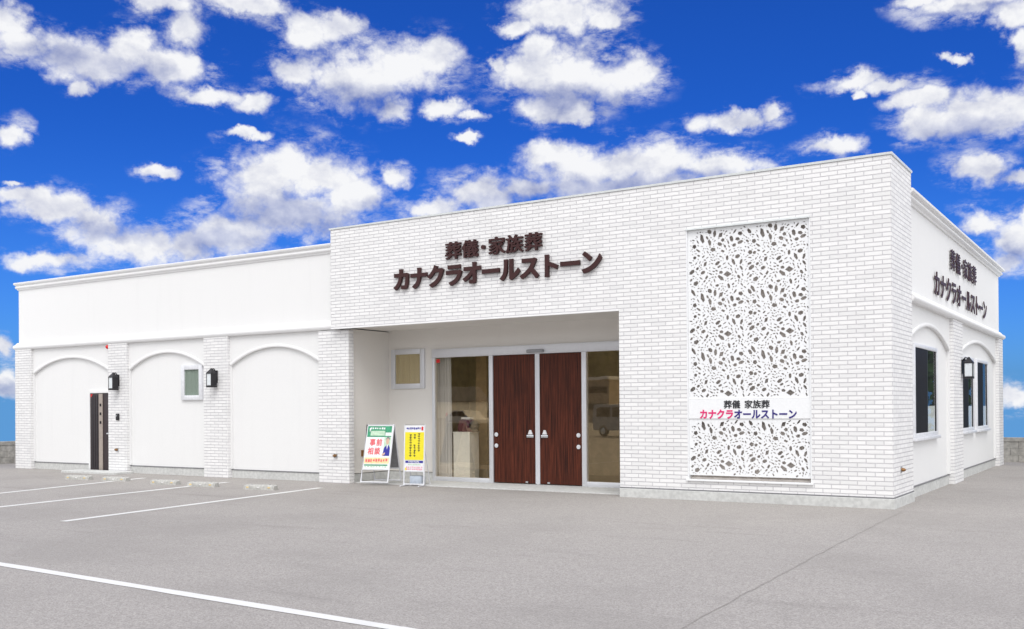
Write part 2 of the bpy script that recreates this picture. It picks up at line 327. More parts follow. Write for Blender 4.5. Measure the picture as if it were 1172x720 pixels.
M = dict(
    brick=brick_mat(), stucco=stucco_mat('white_render', (0.82, 0.82, 0.815)), trim=stucco_mat('white_moulding', (0.83, 0.83, 0.83)),
    porch=stucco_mat('porch_render', (0.80, 0.775, 0.735)), asphalt=asphalt_mat(), paint=paint_mat(),
    concrete=grain('concrete', (0.58, 0.585, 0.57), 0.05, 14, 0.4, 0.9, blotch=0.2), old_concrete=grain('weathered_block', (0.44, 0.42, 0.375), 0.12, 7, 0.7, 0.95, blotch=0.6),
    drip=grain('drip_flashing', (0.20, 0.20, 0.21), 0.05, 20, 0, 0.5), cap=grain('parapet_metal', (0.74, 0.77, 0.77), 0.03, 10, 0, 0.45, 0.3),
    alu=grain('anodised_aluminium', (0.70, 0.71, 0.74), 0.008, 12, 0, 0.42, 0.35), alu_white=grain('white_sash', (0.72, 0.73, 0.76), 0.03, 12, 0, 0.4),
    wood=wood_mat(), glass=glass_mat('bronze_glass', (1.0, 0.99, 0.96, 1), 0.20, (1.0, 0.79, 0.48, 1)), window_glass=glass_mat('window_glass', (0.95, 0.96, 0.95, 1), 0.06),
    dark=grain('black_metal', (0.018, 0.017, 0.02), 0.1, 30, 0, 0.4), dark_glass=grain('black_sash_panel', (0.012, 0.011, 0.014), 0.1, 20, 0, 0.55, 0, 0.12),
    lamp_glass=grain('frosted_lamp_glass', (0.72, 0.76, 0.78), 0.02, 30, 0, 0.25), letters=grain('maroon_letter_acrylic', (0.050, 0.018, 0.018), 0.06, 25, 0, 0.5, 0, 0.25),
    screen=grain('white_powder_coat', (0.84, 0.85, 0.86), 0.01, 30, 0, 0.45), cavity=grain('taupe_lining', (0.62, 0.57, 0.53), 0.05, 12, 0, 0.9),
    black_ink=grain('black_vinyl', (0.02, 0.02, 0.025), 0.03, 30, 0, 0.5), pink=grain('pink_vinyl', (0.72, 0.025, 0.17), 0.02, 30, 0, 0.5), navy=grain('navy_vinyl', (0.03, 0.018, 0.19), 0.02, 30, 0, 0.5),
    red=grain('red_vinyl', (0.70, 0.02, 0.02), 0.02, 30, 0, 0.5), red_soft=grain('red_print', (0.78, 0.12, 0.14), 0.05, 30, 0, 0.6), white=grain('white_board', (0.80, 0.81, 0.82), 0.02, 20, 0, 0.5),
    green=grain('green_print', (0.05, 0.30, 0.16), 0.12, 18, 0, 0.55), pale_green=grain('pale_green_print', (0.50, 0.66, 0.50), 0.06, 18, 0, 0.55), yellow=grain('yellow_print', (0.83, 0.72, 0.03), 0.02, 18, 0, 0.55),
    orange=grain('orange_print', (0.84, 0.66, 0.36), 0.05, 18, 0, 0.55), rose=grain('rose_print', (0.80, 0.34, 0.44), 0.05, 18, 0, 0.55), blue=grain('blue_print', (0.03, 0.03, 0.30), 0.03, 18, 0, 0.55),
    skin=grain('portrait_print', (0.62, 0.42, 0.32), 0.03, 18, 0, 0.6), board_back=grain('grey_board_back', (0.20, 0.20, 0.21), 0.06, 12, 0, 0.6),
    weight=grain('blue_grey_plastic', (0.50, 0.56, 0.64), 0.04, 15, 0, 0.5), interior=grain('interior_wall', (0.62, 0.50, 0.34), 0.05, 6, 0, 0.9), floor_in=grain('interior_floor', (0.22, 0.17, 0.12), 0.08, 8, 0, 0.5),
    curtain=curtain_mat('white_curtain', (0.80, 0.80, 0.82)), blind=curtain_mat('tan_blind', (0.58, 0.46, 0.26)), green_curtain=curtain_mat('grey_green_curtain', (0.36, 0.42, 0.38)),
    maroon=grain('maroon_cloth', (0.10, 0.012, 0.035), 0.15, 22, 0.4, 0.7), cream=grain('cream_laminate', (0.88, 0.88, 0.85), 0.02, 10, 0, 0.5), brown=grain('brown_door_metal', (0.035, 0.023, 0.026), 0.08, 18, 0, 0.42),
    taupe=grain('taupe_door_panel', (0.36, 0.31, 0.27), 0.04, 18, 0, 0.45), brass=grain('brass', (0.25, 0.13, 0.05), 0.1, 30, 0, 0.4, 0.6), chrome=grain('brushed_steel', (0.62, 0.64, 0.66), 0.03, 20, 0, 0.25, 0.9),
    stop=grain('pale_kerb_concrete', (0.47, 0.465, 0.44), 0.10, 16, 0.6, 0.9, blotch=0.4), reflector=grain('amber_reflector', (0.72, 0.55, 0.25), 0.05, 30, 0, 0.4), gap=grain('joint_dark', (0.30, 0.28, 0.262), 0.1, 30, 0, 0.95),
)

# ================================================================== the ground
def sheet(name, pts, z, m, kind='structure'):
    b = MB(); b.quad(*[(x, y, z) for x, y in pts]); return tag(b.build(name, m), kind=kind)
g = MB()
g.quad((-26.55, -12, 0), (60, -12, 0), (60, 15.15, 0), (-26.55, 15.15, 0))
g.quad((-140, -140, 0), (140, -140, 0), (140, -12, 0), (-140, -12, 0))
tag(g.build('parking_lot', M['asphalt']), kind='structure')
def stripe(pts, w, name='parking_line'):
    """painted line of width w along plan points, following the slight wander of a hand-pushed marker"""
    b = MB()
    for p, q in zip(pts, pts[1:]):
        p, q = Vector(p), Vector(q); n = max(1, int((q-p).length/0.4)); d = (q-p).normalized(); s = Vector((-d.y, d.x))*w/2
        prev = None
        for i in range(n+1):
            c = p+(q-p)*i/n; j = 1+random.uniform(-0.10, 0.10); a, e = c+s*j, c-s*j
            if prev: b.quad((prev[1].x, prev[1].y, .004), (e.x, e.y, .004), (a.x, a.y, .004), (prev[0].x, prev[0].y, .004))
            prev = (a, e)
    return tag(b.build(name, M['paint']), kind='structure')
stripe([(-9.965, -7.45), (-10.96, -1.05)], 0.15)
stripe([(-12.9, -6.9), (-13.93, -0.85)], 0.15)
stripe([(-15.15, -7.0), (-16.85, -0.80)], 0.15)
stripe([(-30, -9.5), (-6.79, -10.24), (-1.26, -10.51), (4, -10.76)], 0.13, 'lane_line')
# sawn joint running out from the corner of the building
jb = MB(); pts = []
for i in range(60):
    t = i/59; pts.append((0.19+0.42*t**1.3+random.uniform(-.012, .012), -0.25-11.5*t, 0.007+random.uniform(-.004, .004)))
for p, q in zip(pts, pts[1:]):
    jb.quad((p[0]-p[2], p[1], .003), (q[0]-q[2], q[1], .003), (q[0]+q[2], q[1], .003), (p[0]+p[2], p[1], .003))
tag(jb.build('pavement_joint', M['gap']), kind='structure')
tag(MB().box(-20.75, -18.55, -0.42, 0.16, -0.02, 0.055, 0.012).build('doorstep', M['concrete']), kind='structure')

# ================================================================== the building
XL, XB, XA, XR = -23.785, -11.618, -11.25, -4.684      # left end, brick block left, pillar right face, porch right
HP, HS, HB, HC = 5.486, 3.362, 3.353, 5.245             # parapet, lintel underside, belt underside, cornice top
YP, YARCH, YF, YWALL = 0.17, 0.245, 0.25, 0.295         # pillar face, arch layer, fascia, recessed wall
YB, XW, YE = 1.526, -0.085, 13.57
B = tag(empty('funeral_hall'), 'white single-storey hall with brick-faced corner block, arched bays and recessed porch', 'building')

# brick corner block: wall with the screen recess, lintel over the porch, side return
SX0, SX1, SZ0, SZ1 = -3.385, -1.250, 0.345, 4.672
PL = 0.162
b = MB()
b.box(XR, SX0, 0, 0.30, PL, HP).box(SX0, SX1, 0, 0.30, SZ1, HP).box(SX0, SX1, 0, 0.30, PL, SZ0)
bmesh.ops.remove_doubles(b.bm, verts=b.bm.verts, dist=1e-5)
b.prism([(SX1, 0), (0, 0), (0, YB), (-.3, YB), (-.3, .3), (SX1, .3)], lambda u, v, w: (u, v, w), PL, HP)
b.box(XB, XR, 0, 0.30, HS, HP)
b.box(XB, XB+0.3, 0.30, 1.526, HB+.2, HP)
b.box(XR, XR+.25, .30, 1.70, 0, HS)
b.build('brick_facade', M['brick'], B)
MB().box(XB-.004, XR+.0, -.012, 0.05, HS-.028, HS-.001, .004).build('lintel_trim', M['trim'], B)
# capping of the parapet
b = MB(); o = .018
b.sweep([(XB-.01, 1.3), (XB-.01, 0), (0, 0), (0, YB+.01)], [(o, HP+.0), (o+.004, HP+.035), (-.30, HP+.045), (-.30, HP+.0)])
b.build('parapet_cap', M['cap'], B)
b = MB(); b.sweep([(XR, -0.0), (0, 0), (0, YB)], [(.021, -.02), (.021, PL-.012), (.016, PL-.004), (-.05, PL-.004), (-.05, -.02)]); b.build('plinth', M['concrete'], B)
b = MB(); b.sweep([(XR, 0), (0, 0), (0, YB)], [(.010, PL-.003), (.010, PL+.018), (-.02, PL+.018), (-.02, PL-.003)]); b.build('drip_flashing', M['drip'], B)

# left wing -------------------------------------------------------------
PIL = [(-23.79, -23.03), (-19.58, -18.82), (-15.90, -15.06), (-12.13, XA)]
b = MB()
for (x0, x1), (x2, x3) in zip(PIL, PIL[1:]): b.box(x1-.05, x2+.05, YWALL, YWALL+.2, .20, HB)
b.box(XL+.06, XB+.02, YF, YF+.25, HB-.02, HC-.05)
b.box(XL+.06, XL+.3, YF+.25, 11.5, 0, HC-.05)
b.build('rendered_wall', M['stucco'], B)
def arch_layer(x0, x1, f, d0, d1, zs, zc, ztop, side):
    """front skin of a bay with a segmental arch cut out of it"""
    n = 28; half = (x1-x0)/2-side; cx = (x0+x1)/2; h = zc-zs
    r = (half*half+h*h)/(2*h); arc = []
    for i in range(n+1):
        a = -half+2*half*i/n; arc.append((cx+a, zc-r+math.sqrt(r*r-a*a)))
    b = MB(); low = .21
    for (p, q) in zip(arc, arc[1:]):
        b.prism([p, q, (q[0], ztop), (p[0], ztop)], f, d0, d1)
    if side > .001:
        b.prism([(x0, low), (x0+side, low), (x0+side, zs), (x0+side, ztop), (x0, ztop)], f, d0, d1)
        b.prism([(x1-side, low), (x1, low), (x1, ztop), (x1-side, ztop), (x1-side, zs)], f, d0, d1)
    bmesh.ops.remove_doubles(b.bm, verts=b.bm.verts, dist=1e-5)
    # rounded bead following the edge
    inner = [f2 for f2 in b.bm.faces if len(f2.verts) == 4]
    return b
def arch_bead(x0, x1, f, dface, zs, zc, side, out):
    n = 28; half = (x1-x0)/2-side; cx = (x0+x1)/2; h = zc-zs; r = (half*half+h*h)/(2*h)
    b = MB(); rows = []
    for i in range(n+1):
        a = -half+2*half*i/n; z = zc-r+math.sqrt(r*r-a*a); nx, nz = a/r, (math.sqrt(r*r-a*a))/r
        rows.append([b.bm.verts.new(f(cx+a+nx*t, z+nz*t, w)) for t, w in ((-.003, dface+.04*out), (-.003, dface-.018*out), (.012, dface-.026*out), (.045, dface-.026*out), (.06, dface-.016*out), (.062, dface+.002*out))])
    for p, q in zip(rows, rows[1:]):
        for j in range(5): b.bm.faces.new((p[j], q[j], q[j+1], p[j+1]))
    return b
fr = lambda u, v, w: (u, w, v)
for (x0, x1), (x2, x3) in zip(PIL, PIL[1:]):
    arch_layer(x1, x2, fr, YARCH, YWALL+.02, 2.655, 3.045, HB+.01, .045).build('arch_surround', M['stucco'], B)
    arch_bead(x1, x2, fr, YARCH, 2.655, 3.045, .045, 1).build('arch_moulding', M['trim'], B, smooth=True)
    MB().box(x1, x2, YWALL-.01, YWALL+.2, -.02, .18).build('plinth', M['concrete'], B)
    MB().box(x1, x2, YWALL-.022, YWALL+.1, .181, .203).build('drip_flashing', M['drip'], B)
for i, (x0, x1) in enumerate(PIL):
    y0 = .15 if i == 3 else YP
    pb = MB().box(x0, x1, y0, .31, 0.0, HB-.004 if i < 3 else HB-.03)
    pb.build('brick_pillar', M['brick'], B)
def moulding(top, hgt, k=1.0):
    return [(-.02, top), (.085*k, top), (.100*k, top-.012), (.098*k, top-.05), (.075*k, top-.075), (.050*k, top-.088), (.050*k, top-.10), (.064*k, top-.115), (.068*k, top-.14), (.056*k, top-.165), (.030*k, top-.18), (.022*k, top-hgt), (-.02, top-hgt)]
def belt(top, k=1.0):
    return [(-.02, top), (.03*k, top), (.055*k, top-.035), (.065*k, top-.055), (.095*k, top-.075), (.112*k, top-.10), (.114*k, top-.14), (.10*k, top-.165), (.085*k, top-.187), (-.02, top-.187)]
wing_path = [(XB+.012, YF), (XL+.05, YF), (XL+.05, 11.4)][::-1]
MB().sweep([(XL+.05, 11.4), (XL+.05, YF), (XB+.002, YF)], moulding(HC, .21)).build('cornice', M['trim'], B, smooth=True)
MB().sweep([(XL+.05, 11.4), (XL+.05, YF), (XB+.002, YF)], belt(HB+.187)).build('belt_course', M['trim'], B, smooth=True)

# right-hand side -------------------------------------------------------
sp = [(5.72, 6.86), (12.75, YE)]
b = MB()
b.box(XW-.30, XW-.055, YB-.2, YE-.05, .20, HB)
b.box(XW-.30, XW-.02, YB-.2, YE-.03, HB-.02, HC-.05)
b.build('rendered_wall', M['stucco'], B)
sr = lambda u, v, w: (w, u, v)
for (y0, y1, zc) in ((YB, 5.72, 3.05), (6.86, 12.75, 3.05)):
    arch_layer(y0, y1, sr, XW-.07, XW-.005, 2.70, zc, HB+.01, .10 if y0 > 3 else .12).build('arch_surround', M['stucco'], B)
    arch_bead(y0, y1, sr, XW-.005, 2.70, zc, .10 if y0 > 3 else .12, -1).build('arch_moulding', M['trim'], B, smooth=True)
    MB().box(XW-.2, XW-.035, y0+.021, y1, -.02, .18).build('plinth', M['concrete'], B)
    MB().box(XW-.2, XW-.026, y0+.02, y1, .181, .203).build('drip_flashing', M['drip'], B)
for (y0, y1) in sp:
    MB().box(XW-.2, XW+.07, y0, y1, -.02, HB-.004).build('brick_pillar', M['brick'], B)
MB().sweep([(XW-.02, YB+.002), (XW-.02, YE-.03), (-6, YE-.03)], moulding(HC, .21, 1.45)).build('cornice', M['trim'], B, smooth=True)
MB().sweep([(XW-.02, YB+.002), (XW-.02, YE-.03), (-6, YE-.03)], belt(HB+.187, 1.3)).build('belt_course', M['trim'], B, smooth=True)
b = MB(); b.box(XL+.1, -.2, .4, 11.4, HC-.35, HC-.25); b.box(-6, -.2, 11.4, YE-.1, HC-.35, HC-.25); b.box(XL+.08, -6, 11.3, 11.5, 0, HC-.05); b.box(-6, -.2, YE-.12, YE-.04, 0, HC-.05); b.build('roof', M['cap'], B)

# porch -----------------------------------------------------------------
YD = 1.60
b = MB(); b.box(-11.55, -11.33, .31, YD, .20, HB); b.build('porch_wall', M['porch'], B)
b = MB()
b.box(-11.55, -10.06, YD, YD+.18, .20, HS+.05); b.box(-10.06, XR+.1, YD, YD+.18, 2.915, HS+.05)
b.build('porch_wall', M['porch'], B)
MB().box(-11.4, XR+.1, .301, YD+.1, HS+.012, HS+.09).build('porch_ceiling', M['porch'], B)
b = MB(); b.box(-11.325, -10.07, YD-.012, YD+.1, -.02, .185); b.box(-11.45, -11.318, .312, YD-.012, -.02, .185); b.build('plinth', M['concrete'], B)
MB().box(-11.28, XR+.05, .34, YD+.6, -.05, .018, .004).build('porch_floor', M['concrete'], B)
# interior seen through the glass
b = MB(); b.box(-11.3, -4.3, 4.6, 4.7, 0, 3.2); b.box(-11.3, -11.2, 1.8, 4.6, 0, 3.2); b.box(-4.4, -4.3, 1.8, 4.6, 0, 3.2); b.box(-11.2, -4.4, 1.8, 4.6, 3.0, 3.1); b.build('interior_wall', M['interior'], B)
MB().box(-11.2, -4.4, 1.8, 4.6, -.05, .022).build('interior_floor', M['floor_in'], B)
MB().box(-9.58, -9.28, 2.55, 2.85, .023, 3.0).build('interior_column', grain('oak_lining', (0.42, 0.27, 0.14), .06, 10, 0, .6), B)
# entrance: aluminium frame, two wooden sliding leaves, side lights
E_ = MB(); y0, y1 = 1.53, 1.64
E_.box(-10.06, -5.30, y0, y1+.04, 2.725, 2.914, .006)                      # transom box
E_.box(-10.06, -9.985, y0+.01, y1, .018, 2.725, .005)
E_.box(-8.545, -8.445, y0+.01, y1, .018, 2.725, .005)
E_.box(-6.30, -6.195, y0+.01, y1, .018, 2.725, .005)
E_.box(-9.985, -8.545, y0+.01, y1, .018, .108, .005)
E_.box(-6.195, -5.30, y0+.01, y1, .018, .118, .005)
ent = E_.build('entrance_frame', M['alu'], B, smooth=True)
MB().box(-7.56, -7.16, y0-.07, y0-.001, 2.745, 2.815, .02, 3).build('door_sensor', grain('sensor_grey', (.30, .31, .33), .03, 20, 0, .4), ent, smooth=True)
MB().box(-9.985, -8.545, 1.585, 1.597, .108, 2.725).build('side_light', M['glass'], B)
MB().box(-6.195, -5.30, 1.585, 1.597, .118, 2.725).build('side_light', M['glass'], B)
MB().box(-9.962, -9.87, 1.579, 1.5835, 2.615, 2.69).build('red_sticker', M['red'], B)
for s, (x0, x1) in ((1, (-8.44, -7.372)), (-1, (-7.325, -6.305))):
    d = MB().box(x0, x1, 1.565, 1.605, .035, 2.72, .004).build('sliding_door', M['wood'], B)
    xm = x1 if s > 0 else x0
    e = MB(); e.box(min(xm, xm-s*.03), max(xm, xm-s*.03), 1.558, 1.612, .03, 2.722); e.build('door_edge', M['alu'], d)
    xo = x0 if s > 0 else x1
    hb = MB().box(xm-s*.235 if s > 0 else xm+.065, xm-.065 if s > 0 else xm+.235, 1.535, 1.5645, .985, 1.045, .01); hb.build('handle', M['chrome'], d, smooth=True)
    MB().prism([(xm-s*.205, 1.055), (xm-s*.095, 1.055), (xm-s*.13, 1.145), (xm-s*.17, 1.145)], fr, 1.545, 1.5645).build('push_sign', M['white'], d)
    for z in (.81, 1.045): MB().lathe([(.04, 0), (.045, -.01), (.045, -.022), (.02, -.03)], (xo+s*.075, 1.5645, z), 14, 'y').build('lock', M['alu_white'], d, smooth=True)
    MB().box(xm-s*.24-.03, xm-s*.24+.03, 1.545, 1.5645, .04, .075, .004).build('floor_bolt', M['chrome'], d)
MB().box(-7.374, -7.322, 1.56, 1.61, .02, 2.722, .004).build('meeting_stile', M['alu'], B)

def window(x0, x1, z0, z1, yw, fw, cur, frame_m, f=fr, out=-1, proud=.05):
    """frame > glass, with a curtain behind; u along the wall, w across it"""
    fm = MB(); a, c = yw+out*proud, yw-out*.06
    lo, hi = min(a, c), max(a, c)
    def bx(u0, u1, v0, v1):
        p, q = f(u0, v0, lo), f(u1, v1, hi)
        fm.box(min(p[0], q[0]), max(p[0], q[0]), min(p[1], q[1]), max(p[1], q[1]), v0, v1, .006)
    bx(x0, x0+fw, z0, z1); bx(x1-fw, x1, z0, z1); bx(x0+fw, x1-fw, z1-fw, z1); bx(x0+fw, x1-fw, z0, z0+fw)
    w = fm.build('window', frame_m, B, smooth=True)
    g = MB(); p, q = f(x0+fw-.003, z0+fw, yw+out*.040), f(x1-fw+.003, z1-fw, yw+out*.034)
    g.box(min(p[0], q[0]), max(p[0], q[0]), min(p[1], q[1]), max(p[1], q[1]), z0+fw-.003, z1-fw+.003); g.build('glass', M['window_glass'], w)
    if cur:
        cb = MB(); n = int((x1-x0-2*fw)/.012); prev = None
        for i in range(n+1):
            u = x0+fw+(x1-x0-2*fw)*i/n; d = yw+out*(.016+.009*math.sin(i*1.1)+.004*math.sin(i*2.7))
            cur2 = (f(u, z0+fw, d), f(u, z1-fw, d))
            if prev: cb.quad(prev[0], cur2[0], cur2[1], prev[1])
            prev = cur2
        cb.build('curtain', cur, w)
    return w
window(-11.225, -10.285, 2.055, 2.945, YD, .115, M['blind'], M['alu'], proud=.055)
window(-16.815, -16.055, 1.855, 2.715, YWALL, .115, M['green_curtain'], M['alu_white'], proud=.055)

# side windows: dark louvred leaf beside a glazed leaf
def side_window(y0, y1, z0, z1):
    xw = XW-.055; w = MB()
    fw = .07
    for (a, c, e, g_) in ((y0, y0+fw, z0, z1), (y1-fw, y1, z0, z1), (y0+fw, y1-fw, z1-fw, z1), (y0+fw, y1-fw, z0, z0+fw)):
        w.box(xw-.05, xw+.045, a, c, e, g_, .006)
    o = w.build('window', M['alu_white'], B, smooth=True)
    MB().box(xw-.05, xw+.085, y0-.05, y1+.05, z0-.065, z0-.002, .01).build('sill', M['alu_white'], o, smooth=True)
    ym = y0+(y1-y0)*.55
    MB().box(xw-.03, xw+.03, y0+fw, ym, z0+fw, z1-fw, .004).build('dark_leaf', M['dark_glass'], o)
    for a, c in ((ym+.002, ym+.07), (y1-fw-.06, y1-fw)): MB().box(xw-.03, xw+.025, a, c, z0+fw, z1-fw).build('sash', M['dark'], o)
    MB().box(xw+.008, xw+.014, ym+.07, y1-fw-.06, z0+fw, z1-fw).build('glass', M['window_glass'], o)
    MB().box(xw+.003, xw+.006, ym+.07, y1-fw-.06, z0+fw, z0+.55).build('painted_reflection', M['white'], o)  # white sheet imitating a bright reflection low in the glazed leaf
    MB().box(xw-.01, xw+.0015, ym+.07, y1-fw-.06, z0+fw, z1-fw).build('blind', M['dark_glass'], o)
side_window(2.22, 4.42, 1.04, 2.69)
side_window(7.22, 9.05, 1.03, 2.68)
side_window(9.50, 11.35, 1.03, 2.68)

# service door ----------------------------------------------------------
d = MB().box(-20.47, -19.61, YWALL-.035, YWALL+.03, .03, 2.075, .004).build('service_door', M['brown'], B)
for x in (-20.40, -20.30, -20.20): MB().box(x, x+.05, YWALL-.043, YWALL-.0355, .08, 2.02, .003).build('panel_rib', M['dark'], d)
MB().box(-20.09, -19.93, YWALL-.052, YWALL-.0355, .05, 2.055, .004).build('vertical_strip', M['taupe'], d)
for z in (1.30, 1.53, 1.76): MB().box(-20.045, -19.975, YWALL-.058, YWALL-.0525, z-.035, z+.035, .004).build('peep_window', M['dark_glass'], d)
MB().box(-19.72, -19.60, YWALL-.09, YWALL-.0355, .985, 1.03, .012).build('handle', M['chrome'], d, smooth=True)
MB().box(-20.45, -20.37, YWALL-.04, YWALL-.0355, 1.975, 2.05).build('red_sticker', M['red'], d)
fmb = MB(); fmb.box(-20.53, -20.472, YWALL-.05, YWALL+.03, .03, 2.13); fmb.box(-20.472, -19.608, YWALL-.05, YWALL+.03, 2.077, 2.13); fmb.build('door_frame', M['stucco'], B)
# small fittings on the walls
MB().lathe([(.055, 0), (.055, -.03), (.035, -.06), (.012, -.075)], (-19.63, YP+.045, 3.275), 12, 'y').build('alarm_light', M['red'], B, smooth=True)
ic = MB().box(-19.235, -19.115, YP-.035, YP-.001, 1.36, 1.53, .012).build('intercom', M['dark'], B, smooth=True)
MB().lathe([(.022, 0), (.022, -.008)], (-19.19, YP-.036, 1.48), 12, 'y').build('camera_eye', M['chrome'], ic)
def fitting(f, x, z, w):
    """brass inspection tap with a little steel plate"""
    p = f(x, z, w); o = MB().box(p[0]-.05, p[0]+.05, p[1]-.012, p[1]+.012, z-.05, z+.05, .006).build('tap_plate', M['chrome'], B)
    MB().lathe([(.03, 0), (.035, -.03), (.022, -.06), (.012, -.07)], (p[0], p[1]-.012, z), 10, 'y').build('tap', M['brass'], o, smooth=True)
fitting(fr, -11.63, .595, .138); fitting(fr, -19.2, .60, YP-.012)
o = MB().box(.001, .012, .50, .60, .53, .63, .004).build('tap_plate', M['chrome'], B); MB().lathe([(.03, 0), (.03, .03), (.015, .06)], (.012, .55, .58), 10, 'x').build('tap', M['brass'], o, smooth=True)
MB().box(-11.329, -11.30, .62, .72, .56, .70, .01).build('wall_socket', M['brass'], B)

# ================================================================== lettering
def glyphs(text, x0, z0, pitch, h, f, depth, m, parent, offs, wsc=1.0, name='letter', adv=None, bold=0):
    """each character its own mesh; f(u, v, w) places it"""
    x = x0
    for i, ch in enumerate(text):
        c = bpy.data.curves.new('t', 'FONT'); c.body = ch; c.size = 1.0; c.extrude = .5; c.offset = offs; c.resolution_u = 3
        c.align_x = 'CENTER'
        to = bpy.data.objects.new('t', c); me = bpy.data.meshes.new_from_object(to)
        p = adv[i] if adv else pitch
        bm = bmesh.new()
        # kanji are thickened by laying the strokes twice, a hair apart
        for k, (du, dw) in enumerate(((-bold, 1.0), (bold, .93)) if bold and ord(ch) > 0x3400 else ((0, 1.0),)):
            n0 = len(bm.verts); bm.from_mesh(me); bm.verts.ensure_lookup_table()
            for v in bm.verts[n0:]:
                u, vv, w = v.co
                v.co = f(x+p/2+(u+du)*pitch*wsc, z0+(vv+.08+du*.4)*h, w*depth*dw)
        bmesh.ops.recalc_face_normals(bm, faces=bm.faces)
        if bm.faces: 
            nm = bpy.data.meshes.new(name); bm.to_mesh(nm); nm.materials.append(m)
            link(bpy.data.objects.new(name, nm), parent)
        bm.free(); bpy.data.objects.remove(to); bpy.data.curves.remove(c); bpy.data.meshes.remove(me)
        x += p
sg = tag(empty('facade_sign', (-7.4, 0, 4.08)), 'two rows of raised maroon Japanese letters on the front brick wall above the porch', 'sign')
fs = lambda u, v, w: (u+7.4, -.045-w, v-4.08)
glyphs('葬儀・家族葬', -8.505, 4.575, .40, .36, fs, .05, M['letters'], sg, .0125, bold=.011, adv=[.41, .40, .225, .40, .42, .42])
glyphs('カナクラオールストーン', -9.83, 4.045, .44, .47, fs, .05, M['letters'], sg, .042, wsc=1.05)
st = tag(empty('side_sign', (0, 7.4, 3.65)), 'two rows of raised dark letters high on the receding right-hand side wall', 'sign')
ss = lambda u, v, w: (XW+.015+w, u-7.4, v-3.65)
glyphs('葬儀・家族葬', 5.78, 4.37, .62, .46, ss, .018, M['letters'], st, .004, adv=[.64, .63, .36, .63, .65, .65])
glyphs('カナクラオールストーン', 3.95, 3.68, .64, .52, ss, .018, M['letters'], st, .02, wsc=1.0)

# ================================================================== perforated screen
HOLES = [(85,20,80,30,60),(50,48,55,30,55),(192,80,100,38,78),(100,158,45,42,30),(28,150,35,20,45),(140,110,50,14,60),(250,75,40,22,60),(278,130,70,34,75),(145,205,52,20,35),(160,225,40,18,40),
(275,12,50,40,50),(335,40,65,30,95),(402,58,60,38,-50),(428,115,38,34,-40),(392,155,45,36,30),(315,210,55,40,0),(325,178,30,22,80),(425,235,45,26,20),(450,185,34,22,60),(465,215,28,20,60),(525,108,60,34,75),(562,34,52,18,-50),(582,22,50,20,-50),
(622,62,52,40,20),(592,118,48,34,20),(622,155,62,36,-20),(555,180,40,30,-10),(488,145,40,16,70),(60,272,46,42,45),(105,280,38,40,60),(150,262,35,18,20),(205,275,35,16,-40),(225,358,55,30,-60),(55,330,40,14,10),
(50,390,45,24,-20),(70,435,65,38,-40),(135,402,36,26,-30),(198,450,48,34,-30),(240,505,48,26,-60),(215,545,35,18,-45),(115,562,55,40,-30),(60,522,34,22,-50),(365,360,58,32,-40),(385,398,42,22,-20),(355,440,34,18,30),
(405,462,42,30,10),(475,487,76,56,5),(402,522,80,34,40),(475,310,48,26,95),(545,360,70,30,65),(592,305,50,38,-20),(630,365,55,26,-70),(630,430,50,22,55),(570,470,40,14,60),(602,522,45,26,55),(645,505,38,16,70),
(525,540,36,16,-30),(440,370,40,12,-30),(455,412,40,12,-15),(330,545,50,14,75),(285,470,40,14,30),(175,510,40,14,40),(400,290,28,14,20),(565,245,32,14,-10),(635,245,25,12,30),(360,600,40,26,-20),(490,612,55,28,75),(540,597,30,18,-40),
(636,608,45,16,55),(190,575,40,14,-45),(33,500,44,16,-50),(665,250,30,14,70),(255,230,34,12,50),(120,345,30,12,-60),(300,320,30,10,30),(505,230,30,12,-40),(520,440,34,12,60),(290,590,36,14,60),(90,480,30,12,20),(240,410,30,10,60)]
_r = random.Random(11)
for _k in range(2500):
    x, y = _r.uniform(0, 672), _r.uniform(0, 642); L = _r.uniform(14, 34); W = min(L*.6, _r.uniform(7, 14))
    if all(math.hypot((x-q[0]+336) % 672-336, (y-q[1]+321) % 642-321) > .5*(L+q[2])+2 for q in HOLES):
        n = min(HOLES, key=lambda q: math.hypot(x-q[0], y-q[1])); HOLES.append((x, y, L, W, n[4]+_r.uniform(-50, 50)))
def separate(shapes, gap=5.0):
    """shrink neighbouring holes of the repeating tile until a web of metal is left between them"""
    def dens(sh): return [(p[0]+(q[0]-p[0])*t, p[1]+(q[1]-p[1])*t) for p, q in zip(sh, sh[1:]+sh[:1]) for t in (0, .33, .67)]
    def inside(p, sh):
        c = False
        for (x0, y0), (x1, y1) in zip(sh, sh[1:]+sh[:1]):
            if (y0 > p[1]) != (y1 > p[1]) and p[0] < (x1-x0)*(p[1]-y0)/(y1-y0)+x0: c = not c
        return c
    cen = lambda sh: (sum(p[0] for p in sh)/len(sh), sum(p[1] for p in sh)/len(sh))
    out = []
    for sh in shapes:
        for _ in range(40):
            cx, cy = cen(sh); bad = False; a = dens(sh)
            for o in out:
                ox, oy = cen(o); dx = round((cx-ox)/672)*672; dy = round((cy-oy)/642)*642
                if math.hypot(cx-ox-dx, cy-oy-dy) > 130: continue
                o2 = [(p[0]+dx, p[1]+dy) for p in o]; e = dens(o2)
                if any(inside(p, o2) for p in a) or any(inside(p, sh) for p in e) or min(math.hypot(p[0]-q[0], p[1]-q[1]) for p in a for q in e) < gap: bad = True; break
            if not bad: break
            sh = [(cx+(p[0]-cx)*.93, cy+(p[1]-cy)*.93) for p in sh]
        else: continue
        if max(p[0] for p in sh)-min(p[0] for p in sh) > 7: out.append(sh)
    return out
